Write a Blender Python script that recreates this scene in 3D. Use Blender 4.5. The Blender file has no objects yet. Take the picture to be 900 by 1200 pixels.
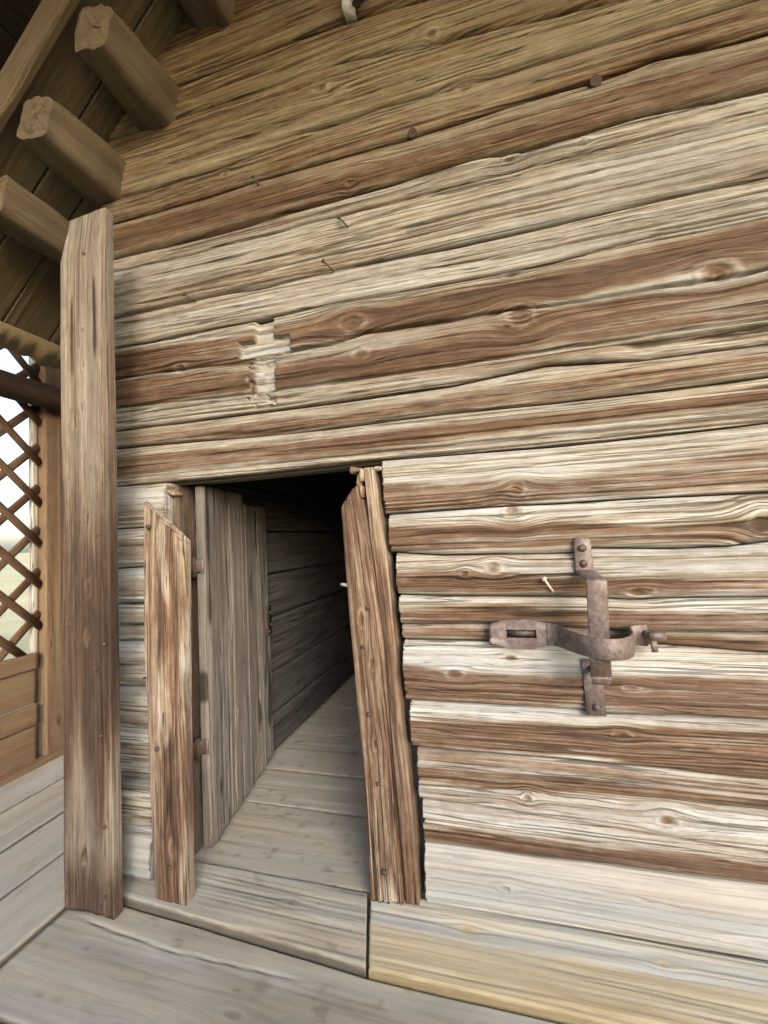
import bpy, math, random
import numpy as np
from mathutils import Matrix, Vector
random.seed(7)
R = math.radians
scene = bpy.context.scene
col = scene.collection

# ------------------------------------------------------------------ camera
cam_d = bpy.data.cameras.new('camera'); cam = bpy.data.objects.new('camera', cam_d); col.objects.link(cam)
cam_d.sensor_fit = 'HORIZONTAL'; cam_d.sensor_width = 36.0; cam_d.lens = 20.096
cam_d.clip_start = 0.02; cam_d.clip_end = 2000
ax = np.array([[0.96472161, 0.25907459, -0.04682495], [-0.05908111, 0.03972095, -0.99746261], [-0.25655728, 0.96504021, 0.05362608]])
M4 = Matrix.Identity(4)
for i in range(3):
    M4[i][0] = ax[0][i]; M4[i][1] = -ax[1][i]; M4[i][2] = -ax[2][i]
M4.translation = Vector((0, -1.545, 1.3))
cam.matrix_world = M4
scene.camera = cam

# ------------------------------------------------------------------ sky and sun (bright overcast, light from the open front)
SUN_EL, SUN_AZ = 24.0, 148.0          # azimuth: compass direction the light comes from, 180 = behind the camera
world = bpy.data.worlds.new('World'); scene.world = world; world.use_nodes = True
wn = world.node_tree.nodes; wl = world.node_tree.links
bg = wn['Background']; sky = wn.new('ShaderNodeTexSky'); sky.sky_type = 'NISHITA'
sky.sun_disc = False; sky.sun_elevation = R(SUN_EL); sky.sun_rotation = R(SUN_AZ)
sky.air_density = 1.0; sky.dust_density = 3.0; sky.ozone_density = 0.6
wl.new(sky.outputs[0], bg.inputs[0]); bg.inputs[1].default_value = 0.15
sun_d = bpy.data.lights.new('sun', 'SUN'); sun = bpy.data.objects.new('sun', sun_d); col.objects.link(sun)
sun_d.energy = 0.9; sun_d.angle = R(28); sun_d.color = (1.0, 0.985, 0.96)
az, el = R(SUN_AZ), R(SUN_EL)
sdir = Vector((math.sin(az) * math.cos(el), math.cos(az) * math.cos(el), math.sin(el)))
sun.rotation_euler = sdir.to_track_quat('Z', 'Y').to_euler()
vs = scene.view_settings
vs.view_transform = 'Standard'; vs.look = 'None'; vs.gamma = 1.0; vs.use_curve_mapping = False
vs.exposure = 1.85
scene.cycles.denoising_prefilter = 'FAST'
scene.cycles.max_bounces = 6; scene.cycles.diffuse_bounces = 4

# ------------------------------------------------------------------ numpy noise
def _h(i, j, s):
    n = (i.astype(np.int64) * 374761393 + j.astype(np.int64) * 668265263 + int(s) * 1274126177) & 0xffffffff
    n = ((n ^ (n >> 13)) * 1274126177) & 0xffffffff
    n = ((n ^ (n >> 16)) * 2246822519) & 0xffffffff
    n = n ^ (n >> 15)
    return (n & 0xffffff) / float(0xffffff)
def vn(x, y, s=0):
    x = np.asarray(x, float); y = np.asarray(y, float)
    x, y = np.broadcast_arrays(x, y)
    i = np.floor(x); j = np.floor(y); a = x - i; b = y - j
    a = a * a * a * (a * (a * 6 - 15) + 10); b = b * b * b * (b * (b * 6 - 15) + 10)
    i = i.astype(np.int64); j = j.astype(np.int64)
    return (_h(i, j, s) * (1 - a) + _h(i + 1, j, s) * a) * (1 - b) + (_h(i, j + 1, s) * (1 - a) + _h(i + 1, j + 1, s) * a) * b
def fb(x, y, s=0, o=3):
    r = 0; A = 1; t = 0
    for k in range(o):
        r = r + A * vn(x * 2 ** k, y * 2 ** k, s + 17 * k); t += A; A *= .5
    return r / t
def sst(a, b, x):
    t = np.clip((x - a) / (b - a), 0, 1); return t * t * (3 - 2 * t)

# ------------------------------------------------------------------ materials
def nd(nt, t, **kw):
    n = nt.nodes.new(t)
    for k, v in kw.items(): setattr(n, k, v)
    return n
def ramp(nt, stops):
    r = nt.nodes.new('ShaderNodeValToRGB'); e = r.color_ramp.elements
    while len(e) < len(stops): e.new(0.5)
    for k, (p, c) in enumerate(stops):
        e[k].position = p; e[k].color = (c[0], c[1], c[2], 1) if not isinstance(c, (int, float)) else (c, c, c, 1)
    return r
def mth(nt, op, a, b=None, clamp=False):
    n = nt.nodes.new('ShaderNodeMath'); n.operation = op; n.use_clamp = clamp
    for k, v in enumerate((a, b)):
        if v is None: continue
        if isinstance(v, (int, float)): n.inputs[k].default_value = v
        else: nt.links.new(v, n.inputs[k])
    return n.outputs[0]
def noise(nt, vec, scale, detail=3, rough=.55):
    mp = nt.nodes.new('ShaderNodeMapping'); mp.inputs['Scale'].default_value = scale
    nt.links.new(vec, mp.inputs['Vector'])
    n = nt.nodes.new('ShaderNodeTexNoise'); n.inputs['Scale'].default_value = 1.0
    n.inputs['Detail'].default_value = detail; n.inputs['Roughness'].default_value = rough
    nt.links.new(mp.outputs[0], n.inputs['Vector'])
    return n.outputs['Fac']
def mixc(nt, fac, a, b, mode='MIX'):
    n = nt.nodes.new('ShaderNodeMix'); n.data_type = 'RGBA'; n.blend_type = mode; n.clamp_factor = True
    for idx, v in ((0, fac), (6, a), (7, b)):
        if isinstance(v, (int, float)): n.inputs[idx].default_value = v
        elif isinstance(v, tuple): n.inputs[idx].default_value = (*v, 1)
        else: nt.links.new(v, n.inputs[idx])
    return n.outputs[2]
def wood(name, dark, mid, grey, pale, tan=(.345, .30, .20), contrast=1.0, bump=.7, rough=.86, lines=1.0):
    dark, mid, grey, pale = (tuple(v * .64 for v in c) for c in (dark, mid, grey, pale))   # old wood is darker than it looks in the light
    m = bpy.data.materials.new(name); m.use_nodes = True; nt = m.node_tree; b = nt.nodes['Principled BSDF']
    ag = nd(nt, 'ShaderNodeAttribute', attribute_name='guv'); ab = nd(nt, 'ShaderNodeAttribute', attribute_name='bl')
    at = nd(nt, 'ShaderNodeAttribute', attribute_name='tn')
    v = ag.outputs['Vector']
    n1 = noise(nt, v, (4, 270, 1), 3, .7); n2 = noise(nt, v, (1.1, 80, 1), 3, .65); nl = noise(nt, v, (.55, 44, 1), 2, .6)
    n3 = noise(nt, v, (14, 46, 1), 3, .7); n4 = noise(nt, v, (.9, 15, 1), 2, .5)
    d1 = mth(nt, 'MULTIPLY', mth(nt, 'SUBTRACT', n1, .5), .9 * contrast)
    d2 = mth(nt, 'MULTIPLY', mth(nt, 'SUBTRACT', n2, .5), .45 * contrast)
    d3 = mth(nt, 'MULTIPLY', mth(nt, 'SUBTRACT', n3, .5), .5 * contrast)
    s = mth(nt, 'ADD', mth(nt, 'ADD', ab.outputs['Fac'], d1), mth(nt, 'ADD', d2, d3), True)
    rp = ramp(nt, [(0.0, dark), (.30, mid), (.62, grey), (1.0, pale)])
    nt.links.new(s, rp.inputs[0])
    tb = mixc(nt, 1.0, rp.outputs[0], tuple(2.6 * c for c in tan), 'MULTIPLY')      # tan tint, paints warm bounce light into the upper logs
    ca = mixc(nt, at.outputs['Fac'], rp.outputs[0], tb)
    hue = ramp(nt, [(.3, (.88, .91, .95)), (.7, (1.08, 1.03, .95))]); nt.links.new(n4, hue.inputs[0])
    cb = mixc(nt, 1.0, ca, hue.outputs[0], 'MULTIPLY')
    # fissures: thin broken contours of a long stretched noise, darkened and sunken
    ln = mth(nt, 'ABSOLUTE', mth(nt, 'SUBTRACT', mth(nt, 'FRACT', mth(nt, 'MULTIPLY', nl, 7.0)), .5))
    wd = ramp(nt, [(.42, .0), (.62, .13)]); nt.links.new(n4, wd.inputs[0])
    lw = mth(nt, 'SUBTRACT', ln, mth(nt, 'MULTIPLY', wd.outputs[0], mth(nt, 'MULTIPLY', n1, 2.0)))
    pore = ramp(nt, [(.0, .22), (.05, 1.0)]); nt.links.new(lw, pore.inputs[0])
    cc = mixc(nt, lines, cb, mixc(nt, 1.0, cb, pore.outputs[0], 'MULTIPLY'))
    nt.links.new(cc, b.inputs['Base Color'])
    b.inputs['Roughness'].default_value = rough
    b.inputs['Specular IOR Level'].default_value = .25
    hsum = mth(nt, 'ADD', mth(nt, 'MULTIPLY', n1, .9), mth(nt, 'ADD', mth(nt, 'MULTIPLY', pore.outputs[0], .9 * lines), mth(nt, 'MULTIPLY', n2, .5)))
    bp = nd(nt, 'ShaderNodeBump'); bp.inputs['Strength'].default_value = bump; bp.inputs['Distance'].default_value = .005
    nt.links.new(hsum, bp.inputs['Height']); nt.links.new(bp.outputs[0], b.inputs['Normal'])
    return m
M = {}
M['log'] = wood('weathered_log', (.08, .047, .030), (.185, .117, .077), (.355, .322, .275), (.58, .605, .61), bump=.8, lines=.8)
M['sill_log'] = wood('bleached_sill_log', (.15, .125, .105), (.28, .26, .235), (.385, .38, .37), (.50, .52, .525), contrast=.45, bump=.5, lines=.22)
M['post'] = wood('stained_post', (.045, .029, .021), (.11, .074, .054), (.24, .20, .162), (.42, .395, .355), contrast=.8, lines=.6)
M['jamb'] = wood('raw_jamb', (.065, .040, .027), (.18, .108, .068), (.37, .30, .225), (.62, .59, .53), contrast=1.15)
M['door'] = wood('grey_door_wood', (.045, .036, .030), (.125, .108, .092), (.225, .206, .185), (.40, .385, .36), contrast=.6, lines=.5)
M['floor'] = wood('walked_floor_board', (.15, .135, .11), (.32, .295, .25), (.46, .445, .40), (.60, .605, .585), contrast=.3, bump=.22, rough=.75, lines=.12)
M['yellow'] = wood('new_pine_board', (.31, .26, .155), (.53, .455, .30), (.62, .565, .42), (.57, .585, .57), contrast=.35, bump=.25, rough=.75, lines=.25)
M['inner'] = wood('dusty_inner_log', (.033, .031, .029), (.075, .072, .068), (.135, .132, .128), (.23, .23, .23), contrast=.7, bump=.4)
M['roof'] = wood('roof_wood', (.05, .035, .021), (.12, .088, .053), (.205, .163, .105), (.29, .24, .165), contrast=.6, bump=.4, lines=.35)
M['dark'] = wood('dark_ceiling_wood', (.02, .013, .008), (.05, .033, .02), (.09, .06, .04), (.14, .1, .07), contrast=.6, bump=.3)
M['lattice'] = wood('lattice_wood', (.06, .034, .02), (.14, .083, .047), (.25, .168, .102), (.35, .255, .165), contrast=.6, bump=.3, lines=.4)
M['stile'] = wood('pale_stile', (.3, .25, .2), (.45, .40, .32), (.6, .56, .5), (.7, .68, .62), contrast=.5, bump=.3)

def iron(name, c1, c2, rust, metal=.35, rough=.62):
    m = bpy.data.materials.new(name); m.use_nodes = True; nt = m.node_tree; b = nt.nodes['Principled BSDF']
    tc = nd(nt, 'ShaderNodeTexCoord')
    n1 = noise(nt, tc.outputs['Object'], (70, 70, 70), 5, .65); n2 = noise(nt, tc.outputs['Object'], (14, 14, 14), 3, .5); n3 = noise(nt, tc.outputs['Object'], (260, 260, 260), 3, .6)
    r1 = ramp(nt, [(.35, c1), (.62, c2)]); nt.links.new(n1, r1.inputs[0])
    r2 = ramp(nt, [(.45, 0.0), (.62, 1.0)]); nt.links.new(n2, r2.inputs[0])
    c = mixc(nt, mth(nt, 'MULTIPLY', r2.outputs[0], .45), r1.outputs[0], rust)
    nt.links.new(c, b.inputs['Base Color']); b.inputs['Metallic'].default_value = metal; b.inputs['Roughness'].default_value = rough
    bp = nd(nt, 'ShaderNodeBump'); bp.inputs['Strength'].default_value = .5; bp.inputs['Distance'].default_value = .002
    nt.links.new(mth(nt, 'ADD', n1, mth(nt, 'MULTIPLY', n3, .4)), bp.inputs['Height']); nt.links.new(bp.outputs[0], b.inputs['Normal'])
    return m
M['iron'] = iron('old_forged_iron', (.075, .060, .056), (.165, .140, .135), (.085, .045, .032))
M['blackiron'] = iron('dark_rusty_iron', (.03, .024, .02), (.075, .055, .045), (.08, .04, .025), .3, .7)
M['nail'] = iron('nail_iron', (.03, .025, .022), (.08, .062, .053), (.075, .04, .026), .4, .6)
M['bright'] = iron('scratched_nail', (.32, .27, .21), (.45, .40, .33), (.28, .2, .14), .1, .5)
def plain(name, c, rough=.7, sc=40):
    m = bpy.data.materials.new(name); m.use_nodes = True; nt = m.node_tree; b = nt.nodes['Principled BSDF']
    tc = nd(nt, 'ShaderNodeTexCoord'); n1 = noise(nt, tc.outputs['Object'], (sc, sc, sc), 4, .6)
    r1 = ramp(nt, [(.3, tuple(v * .75 for v in c)), (.7, c)]); nt.links.new(n1, r1.inputs[0])
    nt.links.new(r1.outputs[0], b.inputs['Base Color']); b.inputs['Roughness'].default_value = rough
    return m
M['white'] = plain('white_porcelain', (.6, .58, .54), .4)
M['bark'] = plain('birch_bark_edge', (.26, .20, .11), .9, 60)

def ground_mat():
    m = bpy.data.materials.new('dry_grass'); m.use_nodes = True; nt = m.node_tree; b = nt.nodes['Principled BSDF']
    tc = nd(nt, 'ShaderNodeTexCoord'); n1 = noise(nt, tc.outputs['Object'], (.35, .35, 1), 5, .6); n2 = noise(nt, tc.outputs['Object'], (9, 9, 9), 5, .7)
    r1 = ramp(nt, [(.35, (.27, .25, .13)), (.65, (.46, .42, .24))]); nt.links.new(mth(nt, 'ADD', mth(nt, 'MULTIPLY', n1, .6), mth(nt, 'MULTIPLY', n2, .4)), r1.inputs[0])
    nt.links.new(r1.outputs[0], b.inputs['Base Color']); b.inputs['Roughness'].default_value = .95
    bp = nd(nt, 'ShaderNodeBump'); bp.inputs['Strength'].default_value = .8; bp.inputs['Distance'].default_value = .05
    nt.links.new(n2, bp.inputs['Height']); nt.links.new(bp.outputs[0], b.inputs['Normal'])
    return m
M['ground'] = ground_mat()

# ------------------------------------------------------------------ object helpers
def tag(o, label=None, cat=None, group=None, kind=None):
    if label: o['label'] = label
    if cat: o['category'] = cat
    if group: o['group'] = group
    if kind: o['kind'] = kind
    return o
def empty(name, loc=(0, 0, 0)):
    o = bpy.data.objects.new(name, None); col.objects.link(o); o.location = loc; o.empty_display_size = .1
    return o
def link(name, me, mat, parent=None):
    o = bpy.data.objects.new(name, me); col.objects.link(o)
    if mat is not None and not me.materials: me.materials.append(M[mat] if isinstance(mat, str) else mat)
    if parent is not None:
        o.parent = parent
        # meshes are written in world coordinates: undo the parents' offsets
        p = parent; off = Vector((0, 0, 0))
        while p is not None: off += p.location; p = p.parent
        o.location = -off
    return o
def mk_mesh(name, verts, quads=None, ngons=(), attrs=None, smooth_n=None):
    """verts (n,3) ; quads (m,4) int array ; ngons list of index lists"""
    verts = np.asarray(verts, np.float32); nq = 0 if quads is None else len(quads)
    loops = np.concatenate([np.asarray(quads, np.int32).ravel() if nq else np.zeros(0, np.int32)] + [np.asarray(g, np.int32) for g in ngons])
    starts = np.concatenate([np.arange(nq, dtype=np.int32) * 4, (nq * 4 + np.concatenate([[0], np.cumsum([len(g) for g in ngons])[:-1]]) if len(ngons) else np.zeros(0))]).astype(np.int32)
    me = bpy.data.meshes.new(name)
    me.vertices.add(len(verts)); me.vertices.foreach_set('co', verts.ravel())
    me.loops.add(len(loops)); me.loops.foreach_set('vertex_index', loops.astype(np.int32))
    me.polygons.add(len(starts)); me.polygons.foreach_set('loop_start', starts)
    if smooth_n is not None:
        f = np.zeros(len(starts), bool); f[:smooth_n] = True
        me.polygons.foreach_set('use_smooth', f)
    me.update(calc_edges=True)
    for k, v in (attrs or {}).items():
        v = np.asarray(v, np.float32)
        a = me.attributes.new(k, 'FLOAT_VECTOR' if v.ndim == 2 else 'FLOAT', 'POINT')
        a.data.foreach_set('vector' if v.ndim == 2 else 'value', v.ravel())
    me.validate()
    return me
def resample(P, s):
    P = np.asarray(P, float)
    if len(P) == 1: return np.repeat(P, len(s), 0)
    d = np.concatenate([[0], np.cumsum(np.linalg.norm(np.diff(P, axis=0), axis=1))]); d /= d[-1]
    return np.stack([np.interp(s, d, P[:, k]) for k in range(3)], 1)

def grain(U, V, seed, knots=(), amp=.006):
    """grain coordinate: V warped by slow waves and deflected round knots"""
    g = V + amp * (fb(U * 1.3, V * 4, seed, 2) - .5) * 2 + .0025 * (fb(U * 6, V * 9, seed + 5, 2) - .5)
    for (kx, kz, rx, rz) in knots:
        dz = g - kz
        d2 = ((U - kx) / (rx * 2.4)) ** 2 + (dz / (rz * 2.2)) ** 2
        g = kz + dz * (1 - .92 * np.exp(-d2))
    return g
def relief(U, V, g, seed, r1=.0022, checks=.008, knots=(), cracks=(), und=.004, kr=1.0):
    """outward displacement in metres"""
    h = und * (fb(U * 1.4, V * 9, seed + 3, 3) - .5) * 2
    a = vn(U * .9, g * 118, seed + 11); b = vn(U * 1.5, g * 61, seed + 12)
    h = h + r1 * (a - .5) * 1.2 + r1 * (b - .5) * 1.0
    if checks:
        for f_, sd, w_ in ((30, 21, .07), (47, 22, .085), (70, 23, .11)):
            c = vn(U * .5, g * f_, seed + sd)
            msk = sst(.54, .66, fb(U * .9, g * 15, seed + sd + 30, 2))
            h = h - checks * np.exp(-((c - .5) / w_) ** 2) * msk
    for (kx, kz, rx, rz) in knots:
        d = np.sqrt(((U - kx) / rx) ** 2 + ((V - kz) / rz) ** 2) + .35 * (fb(U * 45, V * 45, seed + 44, 2) - .5)
        h = h + kr * .004 * np.exp(-((d - 1.1) / .5) ** 2) - kr * .008 * np.exp(-(d / .5) ** 2)
        h = h - kr * .006 * np.exp(-((d - .75) / .13) ** 2) - kr * .004 * np.exp(-((d - 1.45) / .10) ** 2)
    for cr in cracks:
        pts, w, dep = cr
        P = np.asarray(pts, float)
        zc = np.interp(U, P[:, 0], P[:, 1]) + .004 * (fb(U * 9, U * 0, seed + 71, 3) - .5) * 2
        inside = sst(P[0, 0], P[0, 0] + .12, U) * (1 - sst(P[-1, 0] - .12, P[-1, 0], U)) if P[0, 0] > -1.6 else np.ones_like(U)
        ww = w * (.5 + 1.0 * fb(U * 3, U * 0 + 3.3, seed + 72, 2))
        h = h - dep * np.exp(-((V - zc) / ww) ** 2) * inside
    return h

def board(name, Pl, Pr, nrm, T, mat, parent=None, seed=0, du=.02, dv=.005, ew=.012, er=.008, bl=.5, tn=0.0, r1=.0016, checks=.005, und=.003,
          knots=(), cracks=(), rag=.002, U=None, V=None, blf=None, hf=None, uknots=None, endrag=0.0, nu=None, gap_shade=0.0, kr=1.0):
    """Solid timber whose front lies between the edge polylines Pl and Pr and whose front normal is nrm."""
    Pl = np.asarray(Pl, float); Pr = np.asarray(Pr, float); nrm = np.asarray(nrm, float); nrm = nrm / np.linalg.norm(nrm)
    L = np.linalg.norm(np.diff((Pl[[0, -1]] + Pr[[0, -1]]) / 2, axis=0)); W = np.linalg.norm(Pl[0] - Pr[0]) * .5 + np.linalg.norm(Pl[-1] - Pr[-1]) * .5
    nu = nu or max(2, int(L / du) + 1); nv = max(4, int(W / dv) + 1)
    s = np.linspace(0, 1, nu) if uknots is None else np.asarray(uknots); nu = len(s)
    A = resample(Pl, s); Bq = resample(Pr, s)
    t = np.linspace(0, 1, nv)
    k = int(min(5, nv // 3))
    t = np.unique(np.concatenate([t, (ew / W) * np.linspace(.05, .9, k), 1 - (ew / W) * np.linspace(.05, .9, k)])); t = t[(t >= 0) & (t <= 1)]; nv = len(t)
    P = A[:, None, :] * (1 - t)[None, :, None] + Bq[:, None, :] * t[None, :, None]
    wid = np.linalg.norm(A - Bq, axis=1)[:, None]
    if U is None:
        Ug = (s * L)[:, None] + 0 * t[None, :]; Vg = (t[None, :] - .5) * wid
    else:
        Ug = P[..., 0] * U[0] + P[..., 1] * U[1] + P[..., 2] * U[2]; Vg = P[..., 0] * V[0] + P[..., 1] * V[1] + P[..., 2] * V[2]
    g = grain(Ug, Vg, seed, knots)
    h = relief(Ug, Vg, g, seed, r1, checks, knots, cracks, und, kr)
    # rounded edges, wavering
    dl = t[None, :] * wid; dr = (1 - t)[None, :] * wid
    ewv = ew * (.6 + .8 * fb(Ug * 4, Ug * 0 + 1.7, seed + 81, 3))
    for dd in (dl, dr):
        q = np.clip(1 - dd / ewv, 0, 1)
        h = h - er * (1 - np.sqrt(np.clip(1 - q * q, 0, 1)))
    blv = np.full_like(Ug, bl) + .25 * (fb(Ug * 1.2, g * 9, seed + 91, 3) - .5) if blf is None else blf(Ug, Vg, g)
    for (kx, kz, rx, rz) in knots:
        d = np.sqrt(((Ug - kx) / rx) ** 2 + ((Vg - kz) / rz) ** 2)
        ring = .4 * np.exp(-((d - 1.15) / .3) ** 2) * (fb(Ug * 60, Vg * 60, seed + 3, 2) + .3)
        blv = blv * (1 - ring) + ring * .8; core = np.exp(-(d / .7) ** 4) * (.4 + fb(Ug * 70, Vg * 90, seed + 4, 2)); blv = blv * (1 - .8 * core) + .10 * core
    if gap_shade: blv = blv * (1 - gap_shade * (1 - sst(.001, .007, np.minimum(dl, dr) + .003 * (fb(Ug * 20, Ug * 0, seed + 2, 2) - .5))))     # plank edges painted dark for the shade of the gaps
    if hf is not None: h = h + hf(Ug, Vg, g)
    P = P + h[..., None] * nrm
    # raggedness in plane
    if rag:
        lat = (Bq - A) / np.maximum(wid, 1e-6)
        for idx, sg, sd in ((0, 1, 5), (-1, -1, 9)):
            P[:, idx, :] += lat * (sg * rag * (fb(s * L * 9, s * 0 + .5, seed + sd, 3) - .2))[:, None]
    if endrag:
        la = (A[-1] + Bq[-1] - A[0] - Bq[0]); la /= np.linalg.norm(la)
        e0 = endrag * fb(t * 40 * W / .2, t * 0, seed + 61, 3); e1 = endrag * fb(t * 40 * W / .2, t * 0, seed + 62, 3)
        P[0] += e0[:, None] * la; P[-1] -= e1[:, None] * la
    back = np.stack([P[:, -1, :] * 0 + Bq - T * nrm, A - T * nrm], 1)
    if endrag:
        back[0] += endrag * .3 * la; back[-1] -= endrag * .3 * la
    ring = np.concatenate([P, back], 1); nr = nv + 2
    Ur = np.concatenate([Ug, Ug[:, :2]], 1); gr = np.concatenate([g, g[:, -1:] + T, g[:, :1] - T], 1)
    br = np.concatenate([blv, blv[:, -1:], blv[:, :1]], 1)
    idx = np.arange(nu * nr).reshape(nu, nr)
    j2 = (np.arange(nr) + 1) % nr
    q = np.stack([idx[:-1, :], idx[1:, :], idx[1:][:, j2], idx[:-1][:, j2]], -1)
    # orientation
    c = np.cross(P[1, 0] * 0 + (A[-1] - A[0]), Bq[0] - A[0])
    flip = np.dot(c, nrm) < 0
    qf = q[:, :nv - 1].reshape(-1, 4); qs = q[:, nv - 1:].reshape(-1, 4); qa = np.concatenate([qf, qs])
    n0 = idx[0][::-1].tolist() if not flip else idx[0].tolist(); n1 = idx[-1].tolist() if not flip else idx[-1][::-1].tolist()
    n0, n1 = n0[::-1], n1[::-1]
    if flip: qa = qa[:, ::-1]
    sv = np.full(nu * nr, (seed * 7.31) % 97)
    me = mk_mesh(name, ring.reshape(-1, 3), qa, [n0, n1], dict(guv=np.stack([Ur.ravel(), gr.ravel(), sv], 1), bl=np.clip(br.ravel(), 0, 1), tn=np.full(nu * nr, tn)), smooth_n=len(qf))
    return link(name, me, mat, parent)

def tube(name, pts, rad, mat, parent=None, n=14, seed=0, wob=0.0, bl=.5, tn=0.0, facet=0, du=None, cap_in=0.0):
    """round or hewn timber / rod along a polyline, with capped ends"""
    P = np.asarray(pts, float); rad = np.atleast_1d(np.asarray(rad, float))
    if du:
        L = np.linalg.norm(np.diff(P, axis=0), axis=1).sum(); s = np.linspace(0, 1, max(2, int(L / du) + 1))
        rad = np.interp(s, np.linspace(0, 1, len(rad)), rad) if len(rad) > 1 else np.full(len(s), rad[0]); P = resample(P, s)
    elif len(rad) == 1: rad = np.full(len(P), rad[0])
    Tn = np.gradient(P, axis=0); Tn /= np.linalg.norm(Tn, axis=1)[:, None]
    up = np.array([0, 0, 1.0]) if abs(Tn[0, 2]) < .9 else np.array([1.0, 0, 0])
    Nn = np.cross(Tn, up); Nn /= np.linalg.norm(Nn, axis=1)[:, None]; Bn = np.cross(Tn, Nn)
    th = np.linspace(0, 2 * np.pi, n, endpoint=False)
    u = np.concatenate([[0], np.cumsum(np.linalg.norm(np.diff(P, axis=0), axis=1))])
    rr = rad[:, None] * np.ones(n)[None]
    if facet:
        sec = 2 * np.pi / facet; a = (th + .55) % sec - sec / 2; rr = rr * np.minimum(np.cos(sec / 2) / np.cos(a) * 1.14, 1.0)[None]
    if wob: rr = rr + wob * (fb(u[:, None] * 6 + 0 * th, np.sin(th)[None] * 3 + 5 + np.cos(th)[None] * 3.7, seed, 3) - .5) * 2
    V3 = P[:, None] + rr[..., None] * (np.cos(th)[None, :, None] * Nn[:, None] + np.sin(th)[None, :, None] * Bn[:, None])
    nu = len(P); idx = np.arange(nu * n).reshape(nu, n); j2 = (np.arange(n) + 1) % n
    q = np.stack([idx[:-1], idx[:-1][:, j2], idx[1:][:, j2], idx[1:]], -1).reshape(-1, 4)
    g = (th[None] * rad.mean()) + 0 * u[:, None]
    blv = bl + .3 * (fb(u[:, None] * 1.5 + 0 * th, g * 14, seed + 3, 3) - .5)
    vv = V3.reshape(-1, 3); gu = np.stack([(u[:, None] + 0 * th).ravel(), g.ravel(), np.full(nu * n, (seed * 3.7) % 50)], 1); bb_ = np.clip(blv.ravel(), 0, 1)
    if not facet:
        me = mk_mesh(name, vv, q, [idx[0][::-1].tolist(), idx[-1].tolist()], dict(guv=gu, bl=bb_, tn=np.full(nu * n, tn)), smooth_n=len(q))
        return link(name, me, mat, parent)
    # sawn ends with growth rings: three concentric rows, slightly rough
    qs, base_i, ng = [q], nu * n, []
    for row, sgn in ((0, -1), (-1, 1)):
        c = V3[row].mean(0); rows = [1.0, .66, .33, .06]
        for f_ in rows:
            rg = c + (V3[row] - c) * f_ + (Tn[row] * sgn)[None] * (.010 * (1 - f_) * 0 + .03 * (fb(th * 2 + f_ * 7, th * 0 + f_ * 5, seed + 9, 2) - .5) * (f_ < 1))[:, None]
            vv = np.concatenate([vv, rg]); gu = np.concatenate([gu, np.stack([th * .02, np.full(n, f_ * rad.mean()), np.full(n, seed + .5)], 1)]); bb_ = np.concatenate([bb_, np.full(n, bl - .05)])
        for k in range(3):
            a_ = base_i + k * n + np.arange(n); b_ = base_i + (k + 1) * n + np.arange(n)
            qq = np.stack([a_, a_[j2], b_[j2], b_], -1); qs.append(qq if sgn > 0 else qq[:, ::-1])
        ng.append((base_i + 3 * n + np.arange(n)).tolist()); base_i += 4 * n
    me = mk_mesh(name, vv, np.concatenate(qs), ng, dict(guv=gu, bl=bb_, tn=np.full(len(vv), tn)), smooth_n=len(q))
    return link(name, me, mat, parent)
def strip(name, path, w_dir, half, th_dirs, T, mat, parent=None, halves=None):
    """bent flat iron: path points, width direction, thickness"""
    P = np.asarray(path, float); w = np.asarray(w_dir, float); n = len(P)
    Tn = np.gradient(P, axis=0); Tn /= np.linalg.norm(Tn, axis=1)[:, None]
    Nn = np.cross(Tn, w[None]); Nn /= np.linalg.norm(Nn, axis=1)[:, None]
    hv = np.full(n, half) if halves is None else np.asarray(halves)
    b = T * .3
    sec = [(-1, -.5, b), (-1, .5, b), (1, .5, b), (1, -.5, b)]
    ring = []
    for sx, sy, _ in [(-1, -.28, 0), (-1, .28, 0), (-.94, .5, 0), (.94, .5, 0), (1, .28, 0), (1, -.28, 0), (.94, -.5, 0), (-.94, -.5, 0)]:
        ring.append(P + (sx * hv)[:, None] * w[None] + sy * T * Nn)
    V3 = np.stack(ring, 1); m = V3.shape[1]; idx = np.arange(n * m).reshape(n, m); j2 = (np.arange(m) + 1) % m
    q = np.stack([idx[:-1], idx[:-1][:, j2], idx[1:][:, j2], idx[1:]], -1).reshape(-1, 4)
    me = mk_mesh(name, V3.reshape(-1, 3), q, [idx[0][::-1].tolist(), idx[-1].tolist()])
    return link(name, me, mat, parent)
def nail_head(name, p, nrm, r, mat, parent, hgt=.006, n=9, seed=0):
    """domed hammered head"""
    nrm = Vector(nrm).normalized(); a = nrm.orthogonal().normalized(); b = nrm.cross(a); rng = random.Random(seed)
    vs_, rows = [], [(1.0, -.004), (1.0, hgt * .35), (.72, hgt * .85), (.3, hgt)]
    jit = [1 + rng.uniform(-.14, .14) for _ in range(n)]
    for (k, z) in rows:
        for i in range(n):
            t = 2 * math.pi * i / n; vs_.append(Vector(p) + (a * math.cos(t) + b * math.sin(t)) * r * k * jit[i] + nrm * z)
    q = []
    for k in range(len(rows) - 1):
        for i in range(n): q.append([k * n + i, k * n + (i + 1) % n, (k + 1) * n + (i + 1) % n, (k + 1) * n + i])
    me = mk_mesh(name, [tuple(v) for v in vs_], np.array(q), [[(len(rows) - 1) * n + i for i in range(n)]])
    return link(name, me, mat, parent)
def boxm(name, x, y, z, mat, parent=None):
    v = [(a, b, c) for a in x for b in y for c in z]
    f = np.array([[0, 1, 3, 2], [4, 6, 7, 5], [0, 4, 5, 1], [2, 3, 7, 6], [0, 2, 6, 4], [1, 5, 7, 3]])
    return link(name, mk_mesh(name, v, f), mat, parent)

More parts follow.
